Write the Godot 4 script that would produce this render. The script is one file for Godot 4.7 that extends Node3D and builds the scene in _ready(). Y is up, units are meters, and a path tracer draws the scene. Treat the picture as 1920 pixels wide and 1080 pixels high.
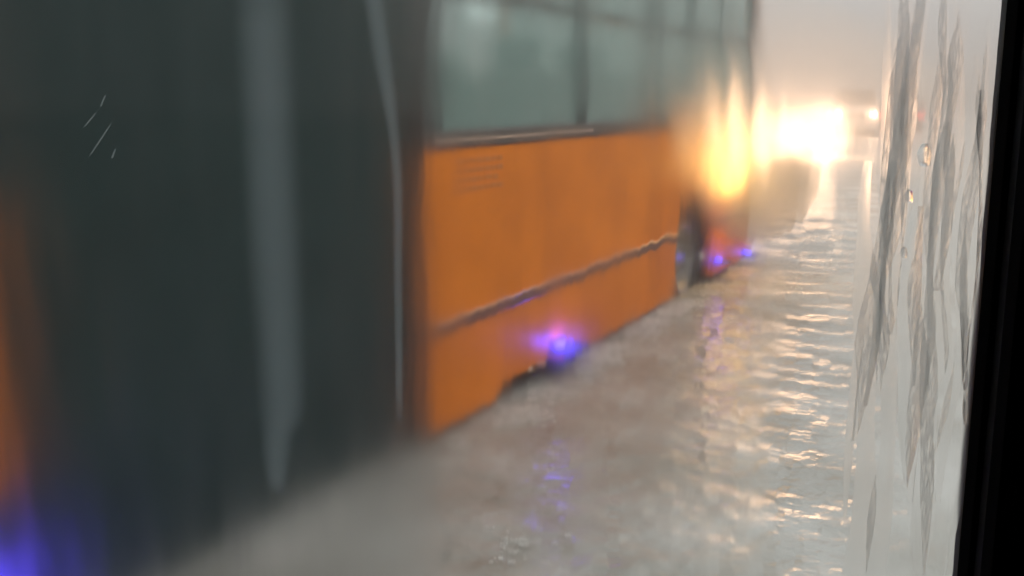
extends Node3D
# A rain-flooded street seen through the wet windscreen of a bus: an orange articulated bus stands alongside.
# World: y = 0 is the flood water, -z runs along the street, the road lies 0.2 m under the water.

var rng := RandomNumberGenerator.new()
var used := {}
var M := {}

# ---------------------------------------------------------------- helpers
func numbered(called: String) -> String:
	if not used.has(called):
		used[called] = 0
		return called
	used[called] += 1
	return "%s_%03d" % [called, used[called]]

func tag(o: Node, label := "", category := "", group := "", kind := "") -> void:
	if label: o.set_meta("label", label)
	if category: o.set_meta("category", category)
	if group: o.set_meta("group", group)
	if kind: o.set_meta("kind", kind)

func thing(called: String, label: String, category: String, at := Vector3.ZERO, turn := 0.0, group := "") -> Node3D:
	var o := Node3D.new()
	o.name = numbered(called)
	add_child(o)
	o.position = at
	o.rotation.y = turn
	tag(o, label, category, group)
	return o

func put(parent: Node, called: String, mesh: Mesh, m: Material, at := Vector3.ZERO) -> MeshInstance3D:
	var o := MeshInstance3D.new()
	o.name = numbered(called) if parent == self else called
	o.mesh = mesh
	o.material_override = m
	parent.add_child(o, true)
	o.position = at
	return o

func srgb(r: float, g: float, b: float, a := 1.0) -> Color:   # linear base colour -> albedo_color
	var c := Color(r, g, b, a).linear_to_srgb()
	c.a = a
	return c

func mat(c: Color, rough := 0.6, metal := 0.0, spec := 0.5) -> StandardMaterial3D:
	var m := StandardMaterial3D.new()
	m.albedo_color = c
	m.roughness = rough
	m.metallic = metal
	m.metallic_specular = spec
	return m

func noise_tex(seed_: int, freq: float, lo: Color, hi: Color, octaves := 4, size := 512) -> NoiseTexture2D:
	var n := FastNoiseLite.new()
	n.seed = seed_
	n.noise_type = FastNoiseLite.TYPE_SIMPLEX_SMOOTH
	n.frequency = freq
	n.fractal_octaves = octaves
	var t := NoiseTexture2D.new()
	t.width = size
	t.height = size
	t.seamless = true
	t.noise = n
	var g := Gradient.new()
	g.set_color(0, lo)
	g.set_color(1, hi)
	t.color_ramp = g
	return t

func textured(m: StandardMaterial3D, t: Texture2D, scale: float) -> StandardMaterial3D:
	m.albedo_texture = t
	m.uv1_triplanar = true
	m.uv1_world_triplanar = true
	m.uv1_scale = Vector3(scale, scale, scale)
	return m

func glow(c: Color, energy: float) -> StandardMaterial3D:
	var m := mat(c, 0.4)
	m.emission_enabled = true
	m.emission = c
	m.emission_energy_multiplier = energy
	return m

# chamfered box centred on c
func cbox(st: SurfaceTool, c: Vector3, s: Vector3, ch := 0.01) -> void:
	var h := s / 2.0
	ch = minf(ch, minf(h.x, minf(h.y, h.z)) * 0.8)
	var pts := PackedVector3Array()
	for sx in [-1, 1]:
		for sy in [-1, 1]:
			for sz in [-1, 1]:
				var k := Vector3(sx, sy, sz)
				pts.append(c + Vector3(h.x, h.y - ch, h.z - ch) * k)
				pts.append(c + Vector3(h.x - ch, h.y, h.z - ch) * k)
				pts.append(c + Vector3(h.x - ch, h.y - ch, h.z) * k)
	hull_faces(st, pts, c)

func tri(st: SurfaceTool, a: Vector3, b: Vector3, c: Vector3, out: Vector3) -> void:
	# clockwise seen from the side that "out" points to
	if (b - a).cross(c - a).dot(out) > 0.0:
		var k := b
		b = c
		c = k
	st.add_vertex(a)
	st.add_vertex(b)
	st.add_vertex(c)

func quad(st: SurfaceTool, a: Vector3, b: Vector3, c: Vector3, d: Vector3, out: Vector3) -> void:
	tri(st, a, b, c, out)
	tri(st, a, c, d, out)

func hull_faces(st: SurfaceTool, p: PackedVector3Array, c: Vector3) -> void:
	# p: 8 corners x 3 points (x, y, z face), corner index = sx*4 + sy*2 + sz
	for axis in 3:
		for s in 2:
			var ids := []
			for i in 8:
				var bits := [(i >> 2) & 1, (i >> 1) & 1, i & 1]
				if bits[axis] == s: ids.append(i)
			var o := [ids[0], ids[1], ids[3], ids[2]]
			var q := []
			for i in o: q.append(p[i * 3 + axis])
			quad(st, q[0], q[1], q[2], q[3], (q[0] + q[2]) / 2.0 - c)
	for axis in 3:
		var u := (axis + 1) % 3
		var v := (axis + 2) % 3
		for i in 8:
			var bits := [(i >> 2) & 1, (i >> 1) & 1, i & 1]
			if bits[axis] == 0:
				var j := i | (4 >> axis)
				var q := [p[i * 3 + u], p[j * 3 + u], p[j * 3 + v], p[i * 3 + v]]
				quad(st, q[0], q[1], q[2], q[3], (q[0] + q[2]) / 2.0 - c)
	for i in 8:
		tri(st, p[i * 3], p[i * 3 + 1], p[i * 3 + 2], p[i * 3] + p[i * 3 + 1] - 2.0 * c)

func new_st() -> SurfaceTool:
	var st := SurfaceTool.new()
	st.begin(Mesh.PRIMITIVE_TRIANGLES)
	st.set_smooth_group(-1)
	return st

func done(st: SurfaceTool) -> ArrayMesh:
	st.generate_normals()
	return st.commit()

func box(parent: Node, called: String, m: Material, c: Vector3, s: Vector3, ch := 0.008) -> MeshInstance3D:
	var st := new_st()
	cbox(st, Vector3.ZERO, s, ch)
	return put(parent, called, done(st), m, c)

# solid of revolution about the x axis; profile = [(x, r), ...]
func lathe_x(profile: Array, n := 32, smooth := true) -> ArrayMesh:
	var st := SurfaceTool.new()
	st.begin(Mesh.PRIMITIVE_TRIANGLES)
	st.set_smooth_group(0 if smooth else -1)
	for i in n:
		var a0 := TAU * i / n
		var a1 := TAU * (i + 1) / n
		for k in profile.size() - 1:
			var p: Vector2 = profile[k]
			var q: Vector2 = profile[k + 1]
			var A := Vector3(p.x, p.y * cos(a0), p.y * sin(a0))
			var B := Vector3(q.x, q.y * cos(a0), q.y * sin(a0))
			var C := Vector3(q.x, q.y * cos(a1), q.y * sin(a1))
			var D := Vector3(p.x, p.y * cos(a1), p.y * sin(a1))
			var dv := q - p
			var nrm2 := Vector2(-dv.y, dv.x)
			var am := (a0 + a1) / 2.0
			var out := Vector3(nrm2.x, nrm2.y * cos(am), nrm2.y * sin(am))
			if p.y > 1e-5: tri(st, A, C, D, out)
			if q.y > 1e-5: tri(st, A, B, C, out)
	st.generate_normals()
	return st.commit()

# flat plate in the y-z plane with thickness along x: outline in (z, y)
func plate(outline: PackedVector2Array, x0: float, x1: float) -> ArrayMesh:
	var st := new_st()
	var idx := Geometry2D.triangulate_polygon(outline)
	for i in range(0, idx.size(), 3):
		var a := outline[idx[i]]
		var b := outline[idx[i + 1]]
		var c := outline[idx[i + 2]]
		tri(st, Vector3(x1, a.y, a.x), Vector3(x1, b.y, b.x), Vector3(x1, c.y, c.x), Vector3.RIGHT * signf(x1 - x0))
		tri(st, Vector3(x0, a.y, a.x), Vector3(x0, b.y, b.x), Vector3(x0, c.y, c.x), Vector3.LEFT * signf(x1 - x0))
	var cw := Geometry2D.is_polygon_clockwise(outline)
	for i in outline.size():
		var a := outline[i]
		var b := outline[(i + 1) % outline.size()]
		var d := (b - a)
		var n2 := Vector2(d.y, -d.x) * (-1.0 if cw else 1.0)
		quad(st, Vector3(x0, a.y, a.x), Vector3(x1, a.y, a.x), Vector3(x1, b.y, b.x), Vector3(x0, b.y, b.x), Vector3(0, n2.y, n2.x))
	return done(st)

func tube(path: PackedVector3Array, r: float, n := 10) -> ArrayMesh:
	var st := SurfaceTool.new()
	st.begin(Mesh.PRIMITIVE_TRIANGLES)
	st.set_smooth_group(0)
	for i in path.size() - 1:
		var d := (path[i + 1] - path[i]).normalized()
		var u := d.cross(Vector3(0.3, 0.9, 0.2)).normalized()
		var v := d.cross(u)
		for k in n:
			var a := TAU * k / n
			var b := TAU * (k + 1) / n
			var A := u * cos(a) + v * sin(a)
			var B := u * cos(b) + v * sin(b)
			quad(st, path[i] + A * r, path[i + 1] + A * r, path[i + 1] + B * r, path[i] + B * r, A + B)
	st.generate_normals()
	return st.commit()

func omni(called: String, at: Vector3, c: Color, e: float, size := 0.05) -> void:
	var l := OmniLight3D.new()
	l.name = called
	l.light_color = c
	l.light_energy = e
	l.light_size = size
	l.omni_range = 40.0
	l.omni_attenuation = 2.0
	l.shadow_enabled = true
	add_child(l, true)
	l.position = at

# ---------------------------------------------------------------- scene
func _ready() -> void:
	rng.seed = 7
	camera_and_light()
	materials()
	water()
	foam()
	orange_bus()
	traffic()
	own_bus()
	spray()

func camera_and_light() -> void:
	var cam := Camera3D.new()
	cam.name = "camera"
	cam.fov = 31.73
	cam.near = 0.02
	cam.far = 600.0
	add_child(cam)
	cam.position = Vector3(0, 1.42, 0)
	cam.rotation_degrees = Vector3(-10.67, 26.64, 0)
	cam.current = true
	var sky := ProceduralSkyMaterial.new()
	# overcast: the zenith is several times as bright as the horizon
	sky.sky_top_color = Color(1.34, 1.38, 1.38)
	sky.sky_horizon_color = Color(0.63, 0.63, 0.63)
	sky.sky_energy_multiplier = 1.0
	sky.sky_curve = 0.55
	sky.ground_bottom_color = Color(0.4, 0.39, 0.37)
	sky.ground_horizon_color = Color(0.6, 0.59, 0.57)
	sky.sun_angle_max = 0.0
	var env := Environment.new()
	env.background_mode = Environment.BG_SKY
	env.sky = Sky.new()
	env.sky.sky_material = sky
	env.tonemap_mode = Environment.TONE_MAPPER_LINEAR
	env.tonemap_exposure = 1.15
	env.fog_enabled = true
	env.fog_density = 0.016
	env.fog_light_color = Color(0.9, 0.86, 0.83)
	env.volumetric_fog_enabled = true
	env.volumetric_fog_density = 0.0
	env.sdfgi_enabled = true
	env.ssao_enabled = true
	env.ssil_enabled = true
	var we := WorldEnvironment.new()
	we.name = "world_environment"
	we.environment = env
	add_child(we)
	var sun := DirectionalLight3D.new()
	sun.name = "sun"
	sun.light_energy = 0.2
	sun.light_angular_distance = 40.0
	sun.light_color = Color(1.0, 0.98, 0.95)
	sun.shadow_enabled = true
	add_child(sun)
	sun.rotation_degrees = Vector3(-60, 60, 0)

func materials() -> void:
	M.orange = textured(mat(srgb(0.94, 0.25, 0.004), 0.55, 0.0, 0.3), noise_tex(3, 0.006, Color(0.86, 0.84, 0.8), Color(1, 1, 1)), 0.35)
	M.rail = mat(srgb(0.16, 0.06, 0.03), 0.5)
	M.rail_edge = mat(srgb(0.75, 0.5, 0.35), 0.3, 0.3)
	M.frame = mat(srgb(0.035, 0.045, 0.045), 0.45)
	M.frame_brown = mat(srgb(0.075, 0.055, 0.045), 0.5)
	M.bellows = textured(mat(srgb(0.03, 0.056, 0.056), 0.8, 0.0, 0.2), noise_tex(11, 0.01, Color(0.75, 0.78, 0.78), Color(1, 1, 1)), 0.6)
	M.dark = mat(srgb(0.05, 0.048, 0.046), 0.85)
	M.undercoat = textured(mat(srgb(0.12, 0.11, 0.1), 0.9), noise_tex(13, 0.03, Color(0.6, 0.58, 0.55), Color(1, 1, 1)), 1.5)
	M.tyre = mat(srgb(0.02, 0.02, 0.021), 0.75)
	M.rim = textured(mat(srgb(0.42, 0.42, 0.42), 0.4, 0.4), noise_tex(5, 0.02, Color(0.6, 0.58, 0.55), Color(1, 1, 1)), 2.0)
	M.interior = mat(srgb(0.5, 0.56, 0.54), 0.7)
	M.floor = mat(srgb(0.12, 0.13, 0.13), 0.6)
	M.seat = textured(mat(srgb(0.2, 0.13, 0.11), 0.85), noise_tex(8, 0.04, Color(0.8, 0.8, 0.8), Color(1, 1, 1)), 3.0)
	M.seat_head = mat(srgb(0.1, 0.12, 0.11), 0.8)
	M.pole = mat(srgb(0.55, 0.55, 0.5), 0.3, 0.6)
	M.bus_glass = mat(srgb(0.22, 0.42, 0.38, 0.38), 0.12)
	M.bus_glass.transparency = BaseMaterial3D.TRANSPARENCY_ALPHA
	M.car_glass = mat(srgb(0.03, 0.035, 0.035), 0.08)
	M.black = mat(srgb(0.02, 0.02, 0.022), 0.7)
	M.gasket = mat(srgb(0.01, 0.01, 0.01), 0.6)
	M.lettering = mat(srgb(0.62, 0.17, 0.01), 0.5)
	M.blue_lens = glow(Color(0.36, 0.3, 1.0), 4.5)
	M.amber_lens = glow(Color(1.0, 0.74, 0.34), 14.0)
	M.lamp_white = glow(Color(0.93, 1.0, 0.98), 3.0)
	M.head = glow(Color(1.0, 0.88, 0.7), 12.0)
	M.head_far = glow(Color(1.0, 0.84, 0.72), 14.0)
	M.tail = glow(Color(1.0, 0.16, 0.12), 5.0)
	M.tail_off = mat(srgb(0.3, 0.02, 0.02), 0.3)
	M.chrome = mat(srgb(0.7, 0.68, 0.66), 0.25, 0.8)
	M.plate = mat(srgb(0.75, 0.72, 0.62), 0.5)
	M.water = mat(srgb(0.5, 0.495, 0.475), 0.27)
	M.water = textured(M.water, noise_tex(21, 0.008, Color(0.78, 0.77, 0.74), Color(1, 1, 1)), 0.35)
	M.water.heightmap_enabled = true
	M.water.heightmap_texture = noise_tex(22, 0.04, Color.BLACK, Color.WHITE, 5)
	M.water.heightmap_scale = 1.3

# ---------------------------------------------------------------- flood water
func water() -> void:
	var a := FastNoiseLite.new()
	a.seed = 31
	a.frequency = 1.0
	a.fractal_octaves = 2
	var b := FastNoiseLite.new()
	b.seed = 32
	b.frequency = 1.0
	b.fractal_octaves = 1
	var xs := PackedFloat32Array()
	var zs := PackedFloat32Array()
	var x := -70.0
	while x < 45.0:
		xs.append(x)
		x += 0.055 + 0.05 * maxf(0.0, absf(x + 1.5) - 4.5)
	xs.append(45.0)
	var z := 6.0
	while z > -140.0:
		zs.append(z)
		z -= 0.05 + 0.03 * maxf(0.0, -z - 8.0) + 0.1 * maxf(0.0, z)
	zs.append(-140.0)
	var st := SurfaceTool.new()
	st.begin(Mesh.PRIMITIVE_TRIANGLES)
	st.set_smooth_group(0)
	for zz in zs:
		for xx in xs:
			var p := Vector2(xx, zz)
			# wave fronts run across the street and crowd where the bow wave passes, 7 to 9 m ahead
			var bow := exp(-pow((-zz - 8.1) / 1.0, 2.0)) * exp(-pow((xx + 1.1) / 0.9, 2.0))
			var fade := clampf(8.0 / maxf(1.0, -zz), 0.25, 1.0)
			var h := 0.014 * a.get_noise_2d(p.x * 0.9, p.y * 2.3) + 0.009 * b.get_noise_2d(p.x * 3.1, p.y * 4.6)
			h *= fade * lerpf(0.4, 1.0, smoothstep(-5.8, -7.3, zz))   # flattened near the camera to keep lamp glints off the close water
			h = h * (1.0 - 0.6 * bow) + bow * 0.013 * sin(TAU * (-p.y * 0.985 - p.x * 0.17) / 0.44 + 2.6 * a.get_noise_2d(p.x * 1.3 + 40.0, p.y * 1.3))
			st.set_uv(p)
			st.add_vertex(Vector3(xx, h, zz))
	var n := xs.size()
	for j in zs.size() - 1:
		for i in n - 1:
			var k := j * n + i
			st.add_index(k); st.add_index(k + n); st.add_index(k + 1)
			st.add_index(k + 1); st.add_index(k + n); st.add_index(k + n + 1)
	st.generate_normals()
	var o := put(self, "flood_water", st.commit(), M.water)
	tag(o, "murky grey-brown flood water covering the street", "water", "", "structure")

# a few hundred flecks of froth drifting in clusters: one object
func foam() -> void:
	var st := SurfaceTool.new()
	st.begin(Mesh.PRIMITIVE_TRIANGLES)
	st.set_smooth_group(0)
	var spots := []
	for k in 40:
		var z := -2.0 - 7.0 * rng.randf()
		spots.append(Vector3(-2.04 + 0.12 * rng.randf(), 0, z))
	for k in 30:
		spots.append(Vector3(-2.07 + 0.05 * rng.randf(), 0.01, -5.0 - 1.7 * rng.randf()))
	for k in 60:
		var z := -1.8 - 9.0 * rng.randf()
		spots.append(Vector3(-2.0 + 0.9 * rng.randf() * rng.randf(), 0, z))
	for s in spots:
		for q in 12 + rng.randi() % 40:
			var c: Vector3 = s + Vector3(rng.randfn(0, 0.06), 0.012 + 0.008 * rng.randf(), rng.randfn(0, 0.05))
			var r := 0.002 + 0.0055 * rng.randf()
			var n := 6
			var top := c + Vector3(0, r * 0.45, 0)
			for i in n:
				var a := TAU * i / n
				var b := TAU * (i + 1) / n
				var A := c + Vector3(cos(a) * r * 1.5, -0.006, sin(a) * r)
				var B := c + Vector3(cos(b) * r * 1.5, -0.006, sin(b) * r)
				tri(st, top, A, B, Vector3.UP + (A + B) / 2.0 - c)
	st.generate_normals()
	var o := put(self, "foam", st.commit(), mat(srgb(0.76, 0.75, 0.72), 0.6))
	tag(o, "pale flecks of foam drifting on the flood water beside the bus", "foam", "", "stuff")

# ---------------------------------------------------------------- orange articulated bus
func bus_wheel(bus: Node3D, at: Vector3) -> void:
	var w := Node3D.new()
	w.name = "wheel"
	bus.add_child(w, true)
	w.position = at
	put(w, "tyre", lathe_x([Vector2(-0.3, 0.27), Vector2(-0.3, 0.4), Vector2(-0.26, 0.45), Vector2(-0.04, 0.45), Vector2(0.0, 0.41), Vector2(0.0, 0.29), Vector2(-0.02, 0.265), Vector2(-0.1, 0.26)], 40), M.tyre)
	put(w, "rim", lathe_x([Vector2(-0.06, 0.268), Vector2(-0.005, 0.262), Vector2(-0.005, 0.25), Vector2(-0.05, 0.235), Vector2(-0.1, 0.2), Vector2(-0.11, 0.13), Vector2(-0.05, 0.11), Vector2(-0.045, 0.05), Vector2(-0.04, 0.0)], 40), M.rim)
	for k in 8:
		var a := TAU * k / 8.0
		var nut := lathe_x([Vector2(-0.11, 0.016), Vector2(-0.085, 0.016), Vector2(-0.08, 0.0)], 6, false)
		put(w, "wheel_nut", nut, M.chrome, Vector3(0, 0.165 * cos(a), 0.165 * sin(a)))

func marker_lamp(bus: Node3D, at: Vector3, length: float, e: float) -> void:
	var h := box(bus, "marker_lamp", M.dark, at + Vector3(0.006, 0, 0), Vector3(0.012, 0.05, length + 0.05), 0.003)
	box(h, "lens", M.blue_lens, Vector3(0.021, 0, 0), Vector3(0.03, 0.024, length), 0.004)
	box(h, "shield_lip", M.dark, Vector3(0.066, -0.018, 0), Vector3(0.12, 0.006, length * 2.0 + 0.08), 0.002)  # lip added to hide the glowing lens from the water
	omni("marker_light", at + Vector3(0.027, 0, 0), Color(0.33, 0.25, 1.0), e, 0.01)

func window_bay(bus: Node3D, X: float, z0: float, z1: float, y0: float, yt: float, y1: float, side: float, transom := true) -> void:
	# z0 > z1 ; one bay: main pane, transom bar, upper pane
	var zc := (z0 + z1) / 2.0
	var len := z0 - z1
	var g := 0.006
	box(bus, "window_pane", M.bus_glass, Vector3(X - side * 0.02, (y0 + yt) / 2.0, zc), Vector3(0.004, yt - y0 - g, len - g), 0.001)
	if transom:
		box(bus, "transom_bar", M.frame, Vector3(X - side * 0.012, yt + 0.02, zc), Vector3(0.035, 0.04, len - 0.004), 0.008)
		box(bus, "upper_pane", M.bus_glass, Vector3(X - side * 0.02, (yt + 0.04 + y1) / 2.0, zc), Vector3(0.004, y1 - yt - 0.04 - g, len - g), 0.001)

func side_panel(z0: float, z1: float, y0: float, y1: float, X: float, th: float, notch := Vector2(0, 0)) -> ArrayMesh:
	# orange skirt panel from z0 (near) to z1 (far); between notch.x and notch.y its lower edge is cut higher
	var o := PackedVector2Array([Vector2(z0, y1), Vector2(z0, y0)])
	if notch.x != notch.y:
		o.append(Vector2(notch.x, y0 - 0.015))
		o.append(Vector2(notch.x - 0.12, y0 + 0.05))
		o.append(Vector2(notch.y + 0.12, y0 + 0.05))
		o.append(Vector2(notch.y, y0))
	o.append(Vector2(z1, y0))
	o.append(Vector2(z1, y1))
	return plate(o, X - th, X)

func orange_bus() -> void:
	var X := -2.1
	var XL := -4.6
	var Z0 := -3.43      # near end of the rear section
	var Z1 := -8.79      # rear of the bus
	var SK := 0.05
	var SILL := 1.206
	var WB := 1.285
	var TR := 1.83
	var WT := 2.32
	var ROOF := 2.75
	var AZ := -7.16
	var bus := thing("articulated_bus", "orange articulated bus with grey bellows standing in the flood water", "bus", Vector3(0, 0, 0))
	# --- rear section, near side
	put(bus, "side_panel", side_panel(Z0, AZ + 0.47, SK, 0.445, X, 0.05, Vector2(-4.02, -4.75)), M.orange)
	put(bus, "side_panel", side_panel(AZ - 0.47, Z1, SK, 0.445, X, 0.05), M.orange)
	# upper panel is cut by the arch crown as well
	var up := PackedVector2Array([Vector2(Z0, SILL), Vector2(Z0, 0.5)])
	for k in 17:
		var a := PI * k / 16.0
		var p := Vector2(AZ + 0.48 * cos(a), maxf(0.5, 0.28 + 0.5 * sin(a)))
		if p.y > 0.5 or k == 2 or k == 14: up.append(Vector2(p.x, p.y))
	up.append(Vector2(Z1, 0.5))
	up.append(Vector2(Z1, SILL))
	put(bus, "side_panel", plate(up, X - 0.05, X), M.orange)
	for seg in [[Z0 - 0.005, AZ + 0.46], [AZ - 0.46, Z1 + 0.005]]:
		var zc: float = (seg[0] + seg[1]) / 2.0
		var ln: float = seg[0] - seg[1]
		var r := box(bus, "rub_rail", M.rail, Vector3(X - 0.006, 0.4725, zc), Vector3(0.034, 0.052, ln), 0.008)
		box(r, "trim_strip", M.rail_edge, Vector3(0.012, 0.029, 0), Vector3(0.02, 0.006, ln), 0.002)
	# sill, cant rail, pillars
	box(bus, "window_sill", M.frame_brown, Vector3(X - 0.025, (SILL + WB) / 2.0 + 0.001, (Z0 + Z1) / 2.0), Vector3(0.062, WB - SILL - 0.002, Z0 - Z1 - 0.004), 0.01)
	box(bus, "sill_trim", M.rail_edge, Vector3(X + 0.004, 1.245, -4.35), Vector3(0.008, 0.008, 1.7), 0.002)
	box(bus, "cant_rail", M.frame, Vector3(X - 0.03, (WT + ROOF) / 2.0 - 0.06, (Z0 + Z1) / 2.0), Vector3(0.06, ROOF - WT - 0.12, Z0 - Z1), 0.02)
	var pillars := [[Z0 - 0.01, 0.14], [-5.03, 0.075], [-6.19, 0.085], [-6.99, 0.05], [-7.75, 0.05], [Z1 + 0.05, 0.1]]
	for p in pillars:
		var pz: float = p[0]
		var pw: float = p[1]
		if pz > -3.6: pz = Z0 - pw / 2.0
		box(bus, "window_pillar", M.frame, Vector3(X - 0.022, (WB + WT) / 2.0, pz), Vector3(0.05, WT - WB - 0.002, pw), 0.012)
	var edges := [[Z0 - 0.14, -5.03 + 0.0375], [-5.03 - 0.0375, -6.19 + 0.0425], [-6.19 - 0.0425, -6.99 + 0.025], [-6.99 - 0.025, -7.75 + 0.025], [-7.75 - 0.025, Z1 + 0.1]]
	for e in edges:
		window_bay(bus, X, e[0] - 0.002, e[1] + 0.002, WB, TR, WT, 1.0)
	# --- far side of the rear section
	box(bus, "far_side_panel", M.interior, Vector3(XL + 0.025, (SK + WB) / 2.0, (Z0 + Z1) / 2.0), Vector3(0.05, WB - SK, Z0 - Z1), 0.01)
	box(bus, "far_cant_rail", M.interior, Vector3(XL + 0.03, (WT + ROOF) / 2.0 - 0.06, (Z0 + Z1) / 2.0), Vector3(0.06, ROOF - WT - 0.12, Z0 - Z1), 0.02)
	for pz in [-3.55, -5.1, -6.6, -8.1, -8.73]:
		box(bus, "far_window_pillar", M.interior, Vector3(XL + 0.025, (WB + WT) / 2.0, pz), Vector3(0.05, WT - WB - 0.002, 0.09), 0.012)
	for e in [[-3.6, -5.05], [-5.15, -6.55], [-6.65, -8.05]]:
		window_bay(bus, XL, e[0], e[1], WB, TR, WT, -1.0, false)
	# --- roof, floor, rear end
	var roof := PackedVector2Array()
	var rs := new_st()
	var prof := [Vector2(XL, ROOF - 0.13), Vector2(XL + 0.1, ROOF), Vector2(XL + 0.5, ROOF + 0.09), Vector2(X - 0.5, ROOF + 0.09), Vector2(X - 0.1, ROOF), Vector2(X, ROOF - 0.13)]
	for k in prof.size() - 1:
		var p: Vector2 = prof[k]
		var q: Vector2 = prof[k + 1]
		var d := Vector3(0, -0.06, 0)
		var nn := Vector3(-(q.y - p.y), q.x - p.x, 0)
		quad(rs, Vector3(p.x, p.y, Z0), Vector3(q.x, q.y, Z0), Vector3(q.x, q.y, Z1), Vector3(p.x, p.y, Z1), nn)
		quad(rs, Vector3(p.x, p.y, Z0) + d, Vector3(q.x, q.y, Z0) + d, Vector3(q.x, q.y, Z1) + d, Vector3(p.x, p.y, Z1) + d, -nn)
		for zz in [Z0, Z1]:
			quad(rs, Vector3(p.x, p.y, zz), Vector3(q.x, q.y, zz), Vector3(q.x, q.y, zz) + d, Vector3(p.x, p.y, zz) + d, Vector3(0, 0, 1.0 if zz == Z0 else -1.0))
	put(bus, "roof", done(rs), M.interior)
	box(bus, "bus_floor", M.floor, Vector3((X + XL) / 2.0, 0.72, (Z0 + Z1) / 2.0), Vector3(2.36, 0.06, Z0 - Z1 - 0.1), 0.01)
	box(bus, "underbody", M.undercoat, Vector3((X + XL) / 2.0, 0.4, -5.0), Vector3(2.2, 0.5, 3.0), 0.02)
	box(bus, "rear_panel", M.orange, Vector3((X + XL) / 2.0, (SK + WB) / 2.0, Z1 - 0.032), Vector3(2.5, WB - SK, 0.06), 0.02)
	box(bus, "rear_window", M.bus_glass, Vector3((X + XL) / 2.0, (WB + WT) / 2.0, Z1 - 0.03), Vector3(2.2, WT - WB - 0.01, 0.004), 0.001)
	for s in [-1, 1]:
		box(bus, "rear_corner_post", M.orange, Vector3((X + XL) / 2.0 + s * 1.18, (WB + WT) / 2.0, Z1 - 0.032), Vector3(0.13, WT - WB - 0.004, 0.06), 0.015)
	box(bus, "rear_header", M.orange, Vector3((X + XL) / 2.0, (WT + ROOF) / 2.0 - 0.06, Z1 - 0.032), Vector3(2.5, ROOF - WT - 0.12, 0.06), 0.02)
	# wheel arch lining and wheels
	var st := new_st()
	for k in 16:
		var a := PI * k / 16.0
		var b := PI * (k + 1) / 16.0
		var A := Vector3(0, 0.28 + 0.52 * sin(a), AZ + 0.5 * cos(a))
		var B := Vector3(0, 0.28 + 0.52 * sin(b), AZ + 0.5 * cos(b))
		quad(st, A + Vector3(X - 0.052, 0, 0), B + Vector3(X - 0.052, 0, 0), B + Vector3(X - 0.7, 0, 0), A + Vector3(X - 0.7, 0, 0), Vector3(0, -sin(a), -cos(a)))
	put(bus, "wheel_arch", done(st), M.undercoat)
	box(bus, "arch_back", M.undercoat, Vector3(X - 0.72, 0.36, AZ), Vector3(0.03, 0.7, 1.0), 0.01)
	bus_wheel(bus, Vector3(X - 0.07, 0.25, AZ))
	bus_wheel(bus, Vector3(XL + 0.4, 0.25, AZ))
	# faded marks under the first window
	for r in 4:
		var zz := -3.66
		for k in 7:
			var w := 0.03 + 0.045 * rng.randf()
			if zz - w < -4.12: break
			box(bus, "faded_marking", M.lettering, Vector3(X + 0.0015, 1.155 - r * 0.04, zz - w / 2.0), Vector3(0.003, 0.022, w), 0.001)
			zz -= w + 0.012
	# hinge latch of the skirt
	for zz in [-4.38, -4.5]:
		box(bus, "skirt_latch", M.rail_edge, Vector3(X + 0.006, 0.095, zz), Vector3(0.014, 0.02, 0.05), 0.004)
	# --- seats and poles inside
	for k in 6:
		var zz := -4.2 - k * 0.9
		for xx in [X - 0.42, XL + 0.45]:
			if zz < -8.4: continue
			var s := Node3D.new()
			s.name = "seat"
			bus.add_child(s, true)
			s.position = Vector3(xx, 0.75, zz)
			box(s, "cushion", M.seat, Vector3(0, 0.2, -0.2), Vector3(0.44, 0.4, 0.42), 0.04)
			box(s, "backrest", M.seat, Vector3(0, 0.58, 0.05), Vector3(0.44, 0.5, 0.1), 0.045)
			if k == 1 or k == 2:
				box(s, "headrest", M.seat_head, Vector3(0, 0.91, 0.05), Vector3(0.3, 0.16, 0.09), 0.04)
	for zz in [-3.78, -5.9, -7.4]:
		put(bus, "grab_pole", tube(PackedVector3Array([Vector3(X - 0.75, 0.75, zz), Vector3(X - 0.75, ROOF - 0.0, zz)]), 0.017), M.pole)
	for zz in [-7.2, -8.2]:
		var l := box(bus, "cabin_lamp", M.frame, Vector3(XL + 0.12, 2.16, zz), Vector3(0.1, 0.12, 0.5), 0.02)
		box(l, "diffuser", M.lamp_white, Vector3(0.056, 0, 0), Vector3(0.012, 0.08, 0.44), 0.004)
	for zz in [-4.6, -6.0, -7.4]:
		var l := box(bus, "cabin_lamp", M.lamp_white, Vector3((X + XL) / 2.0, ROOF - 0.02, zz), Vector3(0.18, 0.03, 0.9), 0.01)
		var al := AreaLight3D.new()
		al.name = "cabin_light"
		al.area_size = Vector2(0.16, 0.86)
		al.light_energy = 0.6
		al.light_color = Color(0.86, 1.0, 0.97)
		al.area_range = 12.0
		al.shadow_enabled = true
		add_child(al, true)
		al.position = Vector3((X + XL) / 2.0, ROOF - 0.045, zz)
		al.rotation_degrees = Vector3(-90, 0, 0)
	# --- bellows
	var B0 := -1.55
	var bl := SurfaceTool.new()
	bl.begin(Mesh.PRIMITIVE_TRIANGLES)
	bl.set_smooth_group(1)
	var sect := [Vector2(-4.5, 0.02), Vector2(-4.5, 2.45), Vector2(-4.3, 2.68), Vector2(-3.35, 2.74), Vector2(-2.4, 2.68), Vector2(-2.16, 2.45), Vector2(-2.16, 0.02)]
	var folds := 15
	var steps := folds * 4
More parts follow.
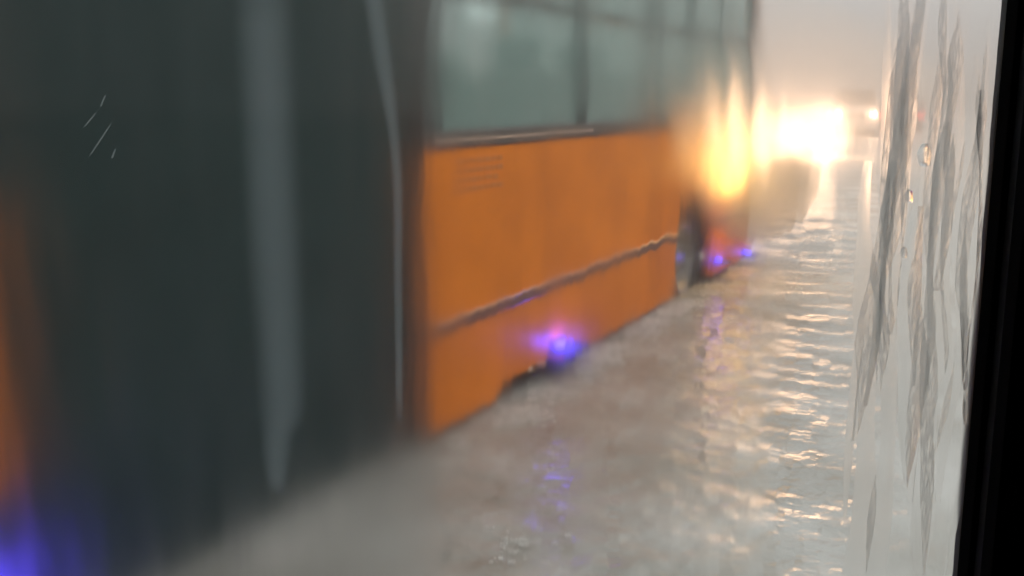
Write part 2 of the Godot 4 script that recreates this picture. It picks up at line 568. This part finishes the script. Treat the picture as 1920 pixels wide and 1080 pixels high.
	for k in steps:
		var t0 := float(k) / steps
		var t1 := float(k + 1) / steps
		var r0 := 0.03 * (0.5 - 0.5 * cos(TAU * folds * t0))
		var r1 := 0.03 * (0.5 - 0.5 * cos(TAU * folds * t1))
		var za := lerpf(B0, Z0 + 0.05, t0)
		var zb := lerpf(B0, Z0 + 0.05, t1)
		for i in sect.size() - 1:
			var p: Vector2 = sect[i]
			var q: Vector2 = sect[i + 1]
			var c := Vector2(-3.33, 1.3)
			var pa := p + (c - p).normalized() * r0
			var qa := q + (c - q).normalized() * r0
			var pb := p + (c - p).normalized() * r1
			var qb := q + (c - q).normalized() * r1
			var m2 := (p + q) / 2.0 - c
			quad(bl, Vector3(pa.x, pa.y, za), Vector3(qa.x, qa.y, za), Vector3(qb.x, qb.y, zb), Vector3(pb.x, pb.y, zb), Vector3(m2.x, m2.y, 0))
	bl.generate_normals()
	put(bus, "bellows", bl.commit(), M.bellows)
	for zz in [Z0 + 0.028, B0 + 0.025]:
		box(bus, "bellows_frame", M.frame_brown, Vector3(X - 0.035, 1.3, zz), Vector3(0.07, 2.56, 0.05), 0.015)
		box(bus, "bellows_frame", M.frame_brown, Vector3(XL + 0.035, 1.3, zz), Vector3(0.07, 2.56, 0.05), 0.015)
		box(bus, "bellows_frame", M.frame_brown, Vector3((X + XL) / 2.0, 2.62, zz), Vector3(2.36, 0.1, 0.05), 0.015)
	# --- front section (only its end comes into the picture)
	var F0 := 4.2
	var F1 := B0 + 0.055
	put(bus, "front_side_panel", side_panel(F0, F1, SK, 0.445, X, 0.05), M.frame)
	put(bus, "front_side_panel", plate(PackedVector2Array([Vector2(F0, SILL), Vector2(F0, 0.5), Vector2(F1, 0.5), Vector2(F1, SILL)]), X - 0.05, X), M.orange)
	box(bus, "rub_rail", M.rail, Vector3(X - 0.006, 0.4725, (F0 + F1) / 2.0), Vector3(0.034, 0.052, F0 - F1 - 0.01), 0.008)
	box(bus, "window_sill", M.frame_brown, Vector3(X - 0.025, (SILL + WB) / 2.0, (F0 + F1) / 2.0), Vector3(0.062, WB - SILL, F0 - F1 - 0.004), 0.01)
	box(bus, "cant_rail", M.frame, Vector3(X - 0.03, (WT + ROOF) / 2.0, (F0 + F1) / 2.0), Vector3(0.06, ROOF - WT, F0 - F1), 0.02)
	box(bus, "front_floor", M.floor, Vector3((X + XL) / 2.0, 0.72, (F0 + F1) / 2.0), Vector3(2.36, 0.06, F0 - F1 - 0.1), 0.01)
	box(bus, "front_roof", M.interior, Vector3((X + XL) / 2.0, ROOF + 0.032, (F0 + F1) / 2.0), Vector3(2.5, 0.06, F0 - F1), 0.02)
	box(bus, "far_front_side_panel", M.interior, Vector3(XL + 0.025, (SK + WB) / 2.0, (F0 + F1) / 2.0), Vector3(0.05, WB - SK, F0 - F1), 0.01)
	box(bus, "front_end", M.orange, Vector3((X + XL) / 2.0, (SK + WB) / 2.0, F0 + 0.035), Vector3(2.5, WB - SK, 0.06), 0.02)
	for k in 5:
		var zz := F1 + 0.07 + k * 1.4
		box(bus, "window_pillar", M.frame, Vector3(X - 0.022, (WB + WT) / 2.0, zz), Vector3(0.05, WT - WB - 0.002, 0.1), 0.012)
		if k < 4: window_bay(bus, X, zz + 1.345, zz + 0.055, WB, TR, WT, 1.0)
	# --- lamps
	marker_lamp(bus, Vector3(X, 0.27, -1.33), 0.1, 0.1)
	marker_lamp(bus, Vector3(X, 0.156, -4.715), 0.1, 0.14)
	marker_lamp(bus, Vector3(X, 0.17, -7.73), 0.05, 0.03)
	marker_lamp(bus, Vector3(X, 0.1, -8.66), 0.04, 0.03)
	var ind := put(bus, "turn_signal", lathe_x([Vector2(0.0, 0.26), Vector2(0.02, 0.26), Vector2(0.025, 0.24), Vector2(0.025, 0.0)], 28), M.dark, Vector3(X, 0.9, -7.85))
	put(ind, "lens", lathe_x([Vector2(0.027, 0.0), Vector2(0.027, 0.235), Vector2(0.06, 0.22), Vector2(0.1, 0.165), Vector2(0.125, 0.08), Vector2(0.13, 0.0)], 28), M.amber_lens)
	omni("turn_signal_light", Vector3(X + 0.1, 0.9, -7.85), Color(1.0, 0.8, 0.48), 0.4, 0.02)

# ---------------------------------------------------------------- other traffic
func loft(sections: Array, m: Material, parent: Node, called: String) -> void:
	# sections: [z, [Vector2...]] with equal counts, outline anticlockwise seen from +z
	var st := new_st()
	for k in sections.size() - 1:
		var a: Array = sections[k][1]
		var b: Array = sections[k + 1][1]
		var za: float = sections[k][0]
		var zb: float = sections[k + 1][0]
		var c := Vector2.ZERO
		for p in a: c += p
		c /= a.size()
		for i in a.size():
			var j := (i + 1) % a.size()
			var p: Vector2 = a[i]
			var q: Vector2 = a[j]
			var m2 := (p + q) / 2.0 - c
			quad(st, Vector3(p.x, p.y, za), Vector3(q.x, q.y, za), Vector3(b[j].x, b[j].y, zb), Vector3(b[i].x, b[i].y, zb), Vector3(m2.x, m2.y, 0))
	for e in [0, sections.size() - 1]:
		var a: Array = sections[e][1]
		var z: float = sections[e][0]
		for i in range(1, a.size() - 1):
			tri(st, Vector3(a[0].x, a[0].y, z), Vector3(a[i].x, a[i].y, z), Vector3(a[i + 1].x, a[i + 1].y, z), Vector3(0, 0, 1.0 if e == 0 else -1.0))
	put(parent, called, done(st), m)

func car(called: String, label: String, at: Vector3, turn: float, paint: Material, wid: float, bonnet: float, roof: float, head: Material, tail: Material, spot: float) -> void:
	# nose towards +z; at = middle of the nose at road level
	var c := thing(called, label, "car", at, turn)
	var w := wid / 2.0
	var L := -4.2
	var low := func(y1: float, ws: float): return [Vector2(-w * 0.96 * ws, 0.22), Vector2(w * 0.96 * ws, 0.22), Vector2(w * ws, 0.5), Vector2(w * ws, y1 - 0.08), Vector2(w * 0.93 * ws, y1), Vector2(-w * 0.93 * ws, y1), Vector2(-w * ws, y1 - 0.08), Vector2(-w * ws, 0.5)]
	loft([[0.0, low.call(bonnet - 0.22, 0.86)], [-0.12, low.call(bonnet - 0.06, 0.95)], [-0.5, low.call(bonnet, 1.0)], [-1.25, low.call(bonnet + 0.07, 1.0)], [-3.7, low.call(bonnet + 0.07, 1.0)], [L + 0.1, low.call(bonnet + 0.02, 0.97)], [L, low.call(bonnet - 0.1, 0.9)]], paint, c, "body")
	var y0 := bonnet + 0.07
	var cab := func(f: float): return [Vector2(-w * lerpf(0.92, 0.7, f), lerpf(y0, roof, f)), Vector2(w * lerpf(0.92, 0.7, f), lerpf(y0, roof, f))]
	# cabin: glass lower, roof on top
	var gs := new_st()
	var zb := [-1.15, -3.95]
	var zt := [-1.95, -3.45]
	var yb := y0
	var yt := roof - 0.05
	var wb := w * 0.92
	var wt := w * 0.72
	var b := [Vector3(-wb, yb, zb[0]), Vector3(wb, yb, zb[0]), Vector3(wb, yb, zb[1]), Vector3(-wb, yb, zb[1])]
	var t := [Vector3(-wt, yt, zt[0]), Vector3(wt, yt, zt[0]), Vector3(wt, yt, zt[1]), Vector3(-wt, yt, zt[1])]
	var outs := [Vector3(0, 0.5, 1), Vector3(1, 0.3, 0), Vector3(0, 0.5, -1), Vector3(-1, 0.3, 0)]
	var names := ["windscreen", "side_window", "rear_window", "side_window"]
	for i in 4:
		var j := (i + 1) % 4
		var ps := new_st()
		quad(ps, b[i], b[j], t[j], t[i], outs[i])
		put(c, names[i], done(ps), M.car_glass)
		put(c, "roof_post", tube(PackedVector3Array([b[i], t[i]]), 0.04, 8), paint)
	loft([[zt[0] + 0.06, [Vector2(-wt, yt), Vector2(wt, yt), Vector2(wt * 0.96, yt + 0.02), Vector2(-wt * 0.96, yt + 0.02)]], [zt[0] - 0.25, [Vector2(-wt * 1.02, yt - 0.01), Vector2(wt * 1.02, yt - 0.01), Vector2(wt * 0.9, roof), Vector2(-wt * 0.9, roof)]], [zt[1] - 0.05, [Vector2(-wt * 1.02, yt - 0.01), Vector2(wt * 1.02, yt - 0.01), Vector2(wt * 0.9, roof - 0.01), Vector2(-wt * 0.9, roof - 0.01)]]], paint, c, "roof")
	box(c, "grille", M.dark, Vector3(0, bonnet - 0.24, 0.0), Vector3(wid * 0.48, 0.14, 0.05), 0.02)
	box(c, "bumper", M.frame, Vector3(0, 0.36, 0.02), Vector3(wid * 0.84, 0.14, 0.1), 0.03)
	box(c, "number_plate", M.plate, Vector3(0, 0.44, 0.075), Vector3(0.5, 0.11, 0.01), 0.003)
	box(c, "rear_bumper", M.frame, Vector3(0, 0.4, L - 0.02), Vector3(wid * 0.88, 0.16, 0.1), 0.03)
	box(c, "rear_number_plate", M.plate, Vector3(0, 0.62, L - 0.01), Vector3(0.5, 0.11, 0.02), 0.003)
	for s in [-1, 1]:
		var hl := box(c, "headlight", M.chrome, Vector3(s * w * 0.66, bonnet - 0.2, -0.02), Vector3(0.34, 0.18, 0.1), 0.04)
		if head:
			var lens := put(hl, "lens", lathe_x([Vector2(0.0, 0.0), Vector2(0.0, 0.1), Vector2(0.02, 0.088), Vector2(0.035, 0.0)], 20), head, Vector3(0, 0, 0.045))
			lens.rotation.y = -PI / 2.0
			lens.scale = Vector3(1, 1, 1.6)
			if spot > 0.0:
				var l := SpotLight3D.new()
				l.name = "headlight_beam"
				l.light_color = Color(1.0, 0.8, 0.63)
				l.light_energy = spot
				l.light_size = 0.08
				l.spot_range = 80.0
				l.spot_angle = 50.0
				l.spot_angle_attenuation = 0.8
				l.spot_attenuation = 2.0
				l.shadow_enabled = true
				add_child(l, true)
				l.global_position = c.to_global(Vector3(s * w * 0.66, bonnet - 0.2, 0.1))
				l.rotation = Vector3(0, turn + PI, 0)
		if spot > 10.0:
			var fl := box(c, "added_fog_light", M.frame, Vector3(s * w * 0.62, 0.34, 0.06), Vector3(0.26, 0.12, 0.06), 0.02)  # glowing pair added to stretch the headlight glare downward
			var ln := put(fl, "lens", lathe_x([Vector2(0.0, 0.0), Vector2(0.0, 0.05), Vector2(0.02, 0.0)], 16), head, Vector3(0, 0, 0.031))
			ln.rotation.y = -PI / 2.0
			ln.scale = Vector3(1, 1, 2.2)
		box(c, "tail_light", tail, Vector3(s * w * 0.74, bonnet - 0.14, L - 0.005), Vector3(0.26, 0.16, 0.06), 0.02)
		box(c, "door_mirror", paint, Vector3(s * (w + 0.08), y0 + 0.02, -1.45), Vector3(0.18, 0.13, 0.1), 0.03)
		for zz in [-0.85, -3.35]:
			var wh := Node3D.new()
			wh.name = "wheel"
			c.add_child(wh, true)
			wh.position = Vector3(s * (w - 0.03), 0.31, zz)
			var ty := put(wh, "tyre", lathe_x([Vector2(-0.19, 0.18), Vector2(-0.19, 0.29), Vector2(-0.16, 0.31), Vector2(-0.03, 0.31), Vector2(0.0, 0.29), Vector2(0.0, 0.2)], 24), M.tyre)
			var rm := put(wh, "rim", lathe_x([Vector2(-0.03, 0.2), Vector2(-0.01, 0.19), Vector2(-0.04, 0.06), Vector2(-0.03, 0.0)], 16), M.rim)
			if s < 0: wh.rotation.y = PI

func traffic() -> void:
	var silver := mat(srgb(0.4, 0.38, 0.36), 0.3, 0.3)
	var white := mat(srgb(0.62, 0.58, 0.55), 0.35)
	var dark := mat(srgb(0.05, 0.04, 0.04), 0.35)
	car("oncoming_car", "silver car with glaring headlights, nearest behind the orange bus", Vector3(-5.2, -0.2, -27.0), 0.12, silver, 1.62, 0.76, 1.26, M.head, M.tail_off, 90.0)
	car("utility_car", "tall pale car with small round headlights in the haze", Vector3(-5.75, -0.2, -39.8), 0.14, white, 1.95, 1.2, 1.95, M.head_far, M.tail_off, 4.0)
	car("dark_car", "dark car with two red tail lights, farthest off in the haze", Vector3(-5.2, -0.2, -51.0), PI + 0.1, dark, 1.7, 1.0, 1.6, null, M.tail, 0.0)

# ---------------------------------------------------------------- the bus we sit in
func film_textures() -> Array:
	# height and roughness of the water film on the glass, in metres of the pane: u to the right, v up
	var W := 1024
	var H := 512
	var img := Image.create(W, H, false, Image.FORMAT_RF)
	var rgh := Image.create(W, H, false, Image.FORMAT_RGB8)
	var n := FastNoiseLite.new()
	n.seed = 51
	n.frequency = 1.0
	n.fractal_octaves = 3
	var m := FastNoiseLite.new()
	m.seed = 52
	m.frequency = 1.0
	m.fractal_octaves = 2
	for j in H:
		var v := 0.45 - 0.95 * (j + 0.5) / H
		for i in W:
			var u := -0.75 + 0.877 * (i + 0.5) / W
			var wob := 0.006 * m.get_noise_2d(u * 12.0, v * 9.0)
			var s1 := n.get_noise_2d((u + wob) * 60.0, v * 5.0)
			var s2 := n.get_noise_2d((u + wob * 2.0) * 170.0 + 30.0, v * 10.0)
			var edge := smoothstep(0.045, 0.085, u)
			var h := 0.5 + 0.32 * s1 + (0.05 + 0.2 * edge) * s2
			img.set_pixel(i, j, Color(clampf(h, 0, 1), 0, 0))
			var r := 0.5 + 0.5 * m.get_noise_2d(u * 30.0 + 9.0, v * 5.0)
			r = 0.07 + 0.22 * r
			# mist still clings to the left of the pane; run-off has washed it clear lower right
			r += 0.3 * smoothstep(-0.14, -0.2, u)
			r += 0.14 * smoothstep(-0.02, 0.0, v) * smoothstep(-0.02, -0.05, u)
			# a smear of fine droplets
			var smear := exp(-pow((u + 0.012) / 0.034, 2.0) - pow((v + 0.012) / 0.042, 2.0)) * (0.75 + 0.6 * s1)
			r += 0.58 * smear + 0.1 * exp(-pow((u - 0.03) / 0.014, 2.0) - pow((v + 0.02) / 0.013, 2.0))
			var washed := smoothstep(0.012, 0.03, u) * smoothstep(0.078, 0.066, u) * smoothstep(-0.02, -0.045, v)
			r = clampf(r * (1.0 - 0.5 * washed), 0.0, 1.0)
			rgh.set_pixel(i, j, Color(r, r, r))
	return [ImageTexture.create_from_image(img), ImageTexture.create_from_image(rgh)]

func slab(u0: float, u1: float, v0: float, v1: float, z0: float, z1: float) -> ArrayMesh:
	# pane with its own uv (0..1 across); z0 = inside face, z1 = outside face (more negative)
	var st := SurfaceTool.new()
	st.begin(Mesh.PRIMITIVE_TRIANGLES)
	var add := func(a: Vector3, nrm: Vector3):
		st.set_normal(nrm)
		st.set_uv(Vector2((a.x - u0) / (u1 - u0), (v1 - a.y) / (v1 - v0)))
		st.set_tangent(Plane(1, 0, 0, 1))
		st.add_vertex(a)
	var faces := [
		[Vector3(u0, v0, z0), Vector3(u0, v1, z0), Vector3(u1, v1, z0), Vector3(u1, v0, z0), Vector3(0, 0, 1)],
		[Vector3(u1, v0, z1), Vector3(u1, v1, z1), Vector3(u0, v1, z1), Vector3(u0, v0, z1), Vector3(0, 0, -1)],
		[Vector3(u0, v0, z1), Vector3(u0, v1, z1), Vector3(u0, v1, z0), Vector3(u0, v0, z0), Vector3(-1, 0, 0)],
		[Vector3(u1, v0, z0), Vector3(u1, v1, z0), Vector3(u1, v1, z1), Vector3(u1, v0, z1), Vector3(1, 0, 0)],
		[Vector3(u0, v1, z0), Vector3(u0, v1, z1), Vector3(u1, v1, z1), Vector3(u1, v1, z0), Vector3(0, 1, 0)],
		[Vector3(u0, v0, z1), Vector3(u0, v0, z0), Vector3(u1, v0, z0), Vector3(u1, v0, z1), Vector3(0, -1, 0)],
	]
	for f in faces:
		for k in [0, 1, 2, 0, 2, 3]:
			add.call(f[k], f[4])
	return st.commit()

# a rivulet on the outside of the pane: spine points (u, v), half widths, bulge; flat back at z
func rivulet(spine: Array, half: Array, bulge: float, z: float) -> ArrayMesh:
	var st := SurfaceTool.new()
	st.begin(Mesh.PRIMITIVE_TRIANGLES)
	st.set_smooth_group(0)
	var c := Curve2D.new()
	for k in spine.size():
		var p: Vector2 = spine[k]
		var q: Vector2 = spine[mini(k + 1, spine.size() - 1)]
		var o: Vector2 = spine[maxi(k - 1, 0)]
		c.add_point(p, (o - q) / 6.0, (q - o) / 6.0)
	var rows := 8 * (spine.size() - 1)
	var cols := 10
	var grid := []
	for j in rows + 1:
		var f := float(j) / rows * (spine.size() - 1)
		var k := mini(int(f), spine.size() - 2)
		var p := c.sample(k, f - k)
		var hw := lerpf(half[k], half[k + 1], smoothstep(0, 1, f - k))
		var row := []
		for i in cols + 1:
			var s := 2.0 * i / cols - 1.0
			var hh := bulge * pow(maxf(0.0, 1.0 - s * s), 1.5) * clampf(minf(j, rows - j) / 3.0, 0.0, 1.0)
			row.append(Vector3(p.x + s * hw, p.y, z - hh))
		grid.append(row)
	# colour alpha = thickness of the film (used by the pale streaks only)
	for side in 2:
		for j in rows + 1:
			for i in cols + 1:
				var q: Vector3 = grid[j][i]
				st.set_color(Color(1, 1, 1, clampf((z - q.z) / bulge, 0.0, 1.0)))
				st.set_smooth_group(side)
				st.add_vertex(q if side == 0 else Vector3(q.x, q.y, z))
	var n := cols + 1
	var off := (rows + 1) * n
	for j in rows:
		for i in cols:
			var k := j * n + i
			var sgn := 1 if grid[0][0].y > grid[rows][0].y else -1
			for t in [[k, k + 1, k + n], [k + 1, k + n + 1, k + n]]:
				var f := [t[0], t[1], t[2]] if sgn < 0 else [t[0], t[2], t[1]]
				st.add_index(f[0]); st.add_index(f[1]); st.add_index(f[2])
				st.add_index(f[0] + off); st.add_index(f[2] + off); st.add_index(f[1] + off)
	st.generate_normals()
	return st.commit()

func on_pane(called: String, mesh: Mesh, m: Material, label: String, group := "") -> void:
	var o := put(self, called, mesh, m, Vector3(0, 1.42, 0))
	o.rotation.y = deg_to_rad(14.0)
	tag(o, label, "water", group)

func own_bus() -> void:
	var cab := thing("passenger_bus", "black window pillar and wet glass of the bus the view is from", "bus", Vector3(0, 0, 0), deg_to_rad(14.0))
	var E := 1.42
	var ZP := -0.55
	# glass
	var tx := film_textures()
	var g := StandardMaterial3D.new()
	g.albedo_color = Color(1, 1, 1, 0.0)
	g.refraction_enabled = true
	g.refraction_scale = 0.05
	g.roughness = 0.32
	g.roughness_texture = tx[1]
	g.heightmap_enabled = true
	g.heightmap_texture = tx[0]
	g.heightmap_scale = 0.005
	M.pane = g
	put(cab, "window_glass", slab(-0.75, 0.127, -0.5, 0.45, ZP, ZP - 0.005), g, Vector3(0, E, 0))
	# posts, header, sill
	box(cab, "window_pillar", M.black, Vector3(0.1272 + 0.06, E - 0.02, ZP), Vector3(0.12, 1.0, 0.07), 0.004)
	box(cab, "window_seal", M.gasket, Vector3(0.1262, E - 0.02, ZP + 0.012), Vector3(0.012, 0.95, 0.012), 0.004)
	box(cab, "window_pillar", M.black, Vector3(-0.81, E - 0.02, ZP), Vector3(0.12, 1.0, 0.07), 0.01)
	box(cab, "window_header", M.black, Vector3(-0.3, E + 0.66, ZP), Vector3(1.5, 0.42, 0.07), 0.01)
	box(cab, "window_sill", M.black, Vector3(-0.3, E - 0.95, ZP), Vector3(1.5, 0.88, 0.07), 0.01)
	# walls, floor and ceiling round the seat
	box(cab, "side_wall", M.black, Vector3(-0.95, 1.1, 0.3), Vector3(0.06, 2.4, 1.8), 0.01)
	box(cab, "front_wall", M.black, Vector3(0.5, 1.1, ZP), Vector3(0.5, 2.4, 0.07), 0.01)
	box(cab, "side_wall", M.black, Vector3(0.75, 1.1, 0.3), Vector3(0.06, 2.4, 1.8), 0.01)
	box(cab, "rear_wall", M.black, Vector3(-0.1, 1.1, 1.2), Vector3(1.76, 2.4, 0.06), 0.01)
	box(cab, "ceiling", M.black, Vector3(-0.1, 2.3, 0.3), Vector3(1.76, 0.06, 1.85), 0.01)
	box(cab, "cab_floor", M.black, Vector3(-0.1, -0.08, 0.3), Vector3(1.76, 0.06, 1.85), 0.01)
	# water on the outside of the glass
	var zo := ZP - 0.0056
	var pale_sheen := mat(srgb(0.72, 0.86, 0.9, 0.1), 0.6)  # pale tint stands in for sky reflected in the streak
	pale_sheen.vertex_color_use_as_albedo = true
	pale_sheen.transparency = BaseMaterial3D.TRANSPARENCY_ALPHA
	pale_sheen.backlight_enabled = true
	pale_sheen.backlight = Color(1, 1, 1)
	var clear := StandardMaterial3D.new()
	clear.albedo_color = Color(1, 1, 1, 0.0)
	clear.refraction_enabled = true
	clear.refraction_scale = 0.033
	clear.roughness = 0.18
	on_pane("water_streak", rivulet([Vector2(-0.27, 0.09), Vector2(-0.27, -0.067), Vector2(-0.269, -0.178), Vector2(-0.2735, -0.21), Vector2(-0.2755, -0.245)], [0.02, 0.02, 0.018, 0.012, 0.007], 0.0006, zo), pale_sheen, "broad streak of water with painted pale sky sheen, running down the glass across the dark bellows")
	on_pane("water_streak", rivulet([Vector2(-0.208, 0.09), Vector2(-0.2, 0.03), Vector2(-0.192, -0.035), Vector2(-0.1925, -0.11), Vector2(-0.1935, -0.195)], [0.008, 0.007, 0.004, 0.0035, 0.003], 0.0005, zo), pale_sheen, "thin crooked streak of water beside the near edge of the orange panel")
	on_pane("water_streak", rivulet([Vector2(0.09, -0.055), Vector2(0.089, -0.1), Vector2(0.094, -0.143), Vector2(0.094, -0.17), Vector2(0.0945, -0.208)], [0.003, 0.006, 0.008, 0.006, 0.001], 0.0011, zo), clear, "wedge of water tapering downward near the black window pillar")
	# meandering rivulets beside the pillar
	for k in 20:
		var u := 0.066 + 0.0028 * k + rng.randf_range(-0.003, 0.003)
		var sp := []
		var hw := []
		var v := 0.1 - rng.randf() * 0.16
		var w0 := rng.randf_range(0.002, 0.006)
		var n := 5 + rng.randi() % 4
		for q in n:
			sp.append(Vector2(u, v))
			hw.append(w0 * rng.randf_range(0.4, 1.3) * (0.3 if q == 0 or q == n - 1 else 1.0))
			u += rng.randf_range(-0.005, 0.005)
			u = clampf(u, 0.064, 0.122)
			v -= rng.randf_range(0.025, 0.06)
		on_pane("rivulet", rivulet(sp, hw, w0 * 0.028, zo), clear, "thin rivulet of clear water meandering down the glass beside the black pillar", "rivulets beside the pillar")
	var drops := [[0.0911, -0.0287, 0.0034, "largest bright drop on the glass beside the pillar"], [0.0855, -0.0499, 0.002, "small bright drop on the glass, below the largest bright drop"], [0.0849, -0.0794, 0.0018, "lowest bright drop on the glass beside the pillar"]]
	for d in drops:
		var hwid: float = d[2]
		on_pane("water_drop", rivulet([Vector2(d[0], d[1] + hwid * 1.6), Vector2(d[0], d[1]), Vector2(d[0] + 0.0005, d[1] - hwid * 1.8)], [hwid * 0.5, hwid, hwid * 0.7], hwid * 0.35, zo), clear, d[3])
	# wind-blown streaks of rain at the upper left
	var fine: StandardMaterial3D = pale_sheen.duplicate()
	fine.albedo_color = srgb(0.8, 0.9, 0.88, 0.2)
	var ends := [[-0.3921, -0.0184, -0.3826, -0.009, "upper left"], [-0.39, -0.0361, -0.3725, -0.0151, "longest"], [-0.3745, -0.0372, -0.3712, -0.0305, "lowest"], [-0.3795, -0.006, -0.3755, 0.0015, "topmost"]]
	for e in ends:
		var a := Vector2(e[0], e[1])
		var b := Vector2(e[2], e[3])
		on_pane("rain_streak", rivulet([b, (a + b) / 2.0, a], [0.0005, 0.0009, 0.0007], 0.0003, zo), fine, "fine slanting rain streak on the glass over the dark bellows, %s of the four" % e[4])

# ---------------------------------------------------------------- spray thrown up by the wheels
func spray() -> void:
	var fm := FogMaterial.new()
	fm.density = 1.1
	fm.albedo = Color(0.95, 0.93, 0.9)
	var thin: FogMaterial = fm.duplicate()
	thin.density = 0.25
	var bank: FogMaterial = fm.duplicate()
	bank.density = 0.045
	var n := 0
	var list := [[Vector3(-1.75, 0.86, -7.7), Vector3(0.8, 1.05, 2.1), "bright spray around the rear wheel and turn signal of the orange bus"], [Vector3(-1.8, 0.35, -8.7), Vector3(1.0, 0.9, 1.8), "low spray hanging at the rear corner of the orange bus"], [Vector3(-4.6, 1.0, -18.5), Vector3(7.0, 4.4, 17.0), "broad bank of rain mist glowing in the headlights behind the bus"]]
	for s in list:
		var f := FogVolume.new()
		f.name = numbered("spray")
		f.shape = RenderingServer.FOG_VOLUME_SHAPE_ELLIPSOID
		f.size = s[1]
		f.material = [fm, thin, bank][n]
		n += 1
		add_child(f)
		f.position = s[0]
		tag(f, s[2], "spray", "", "stuff")
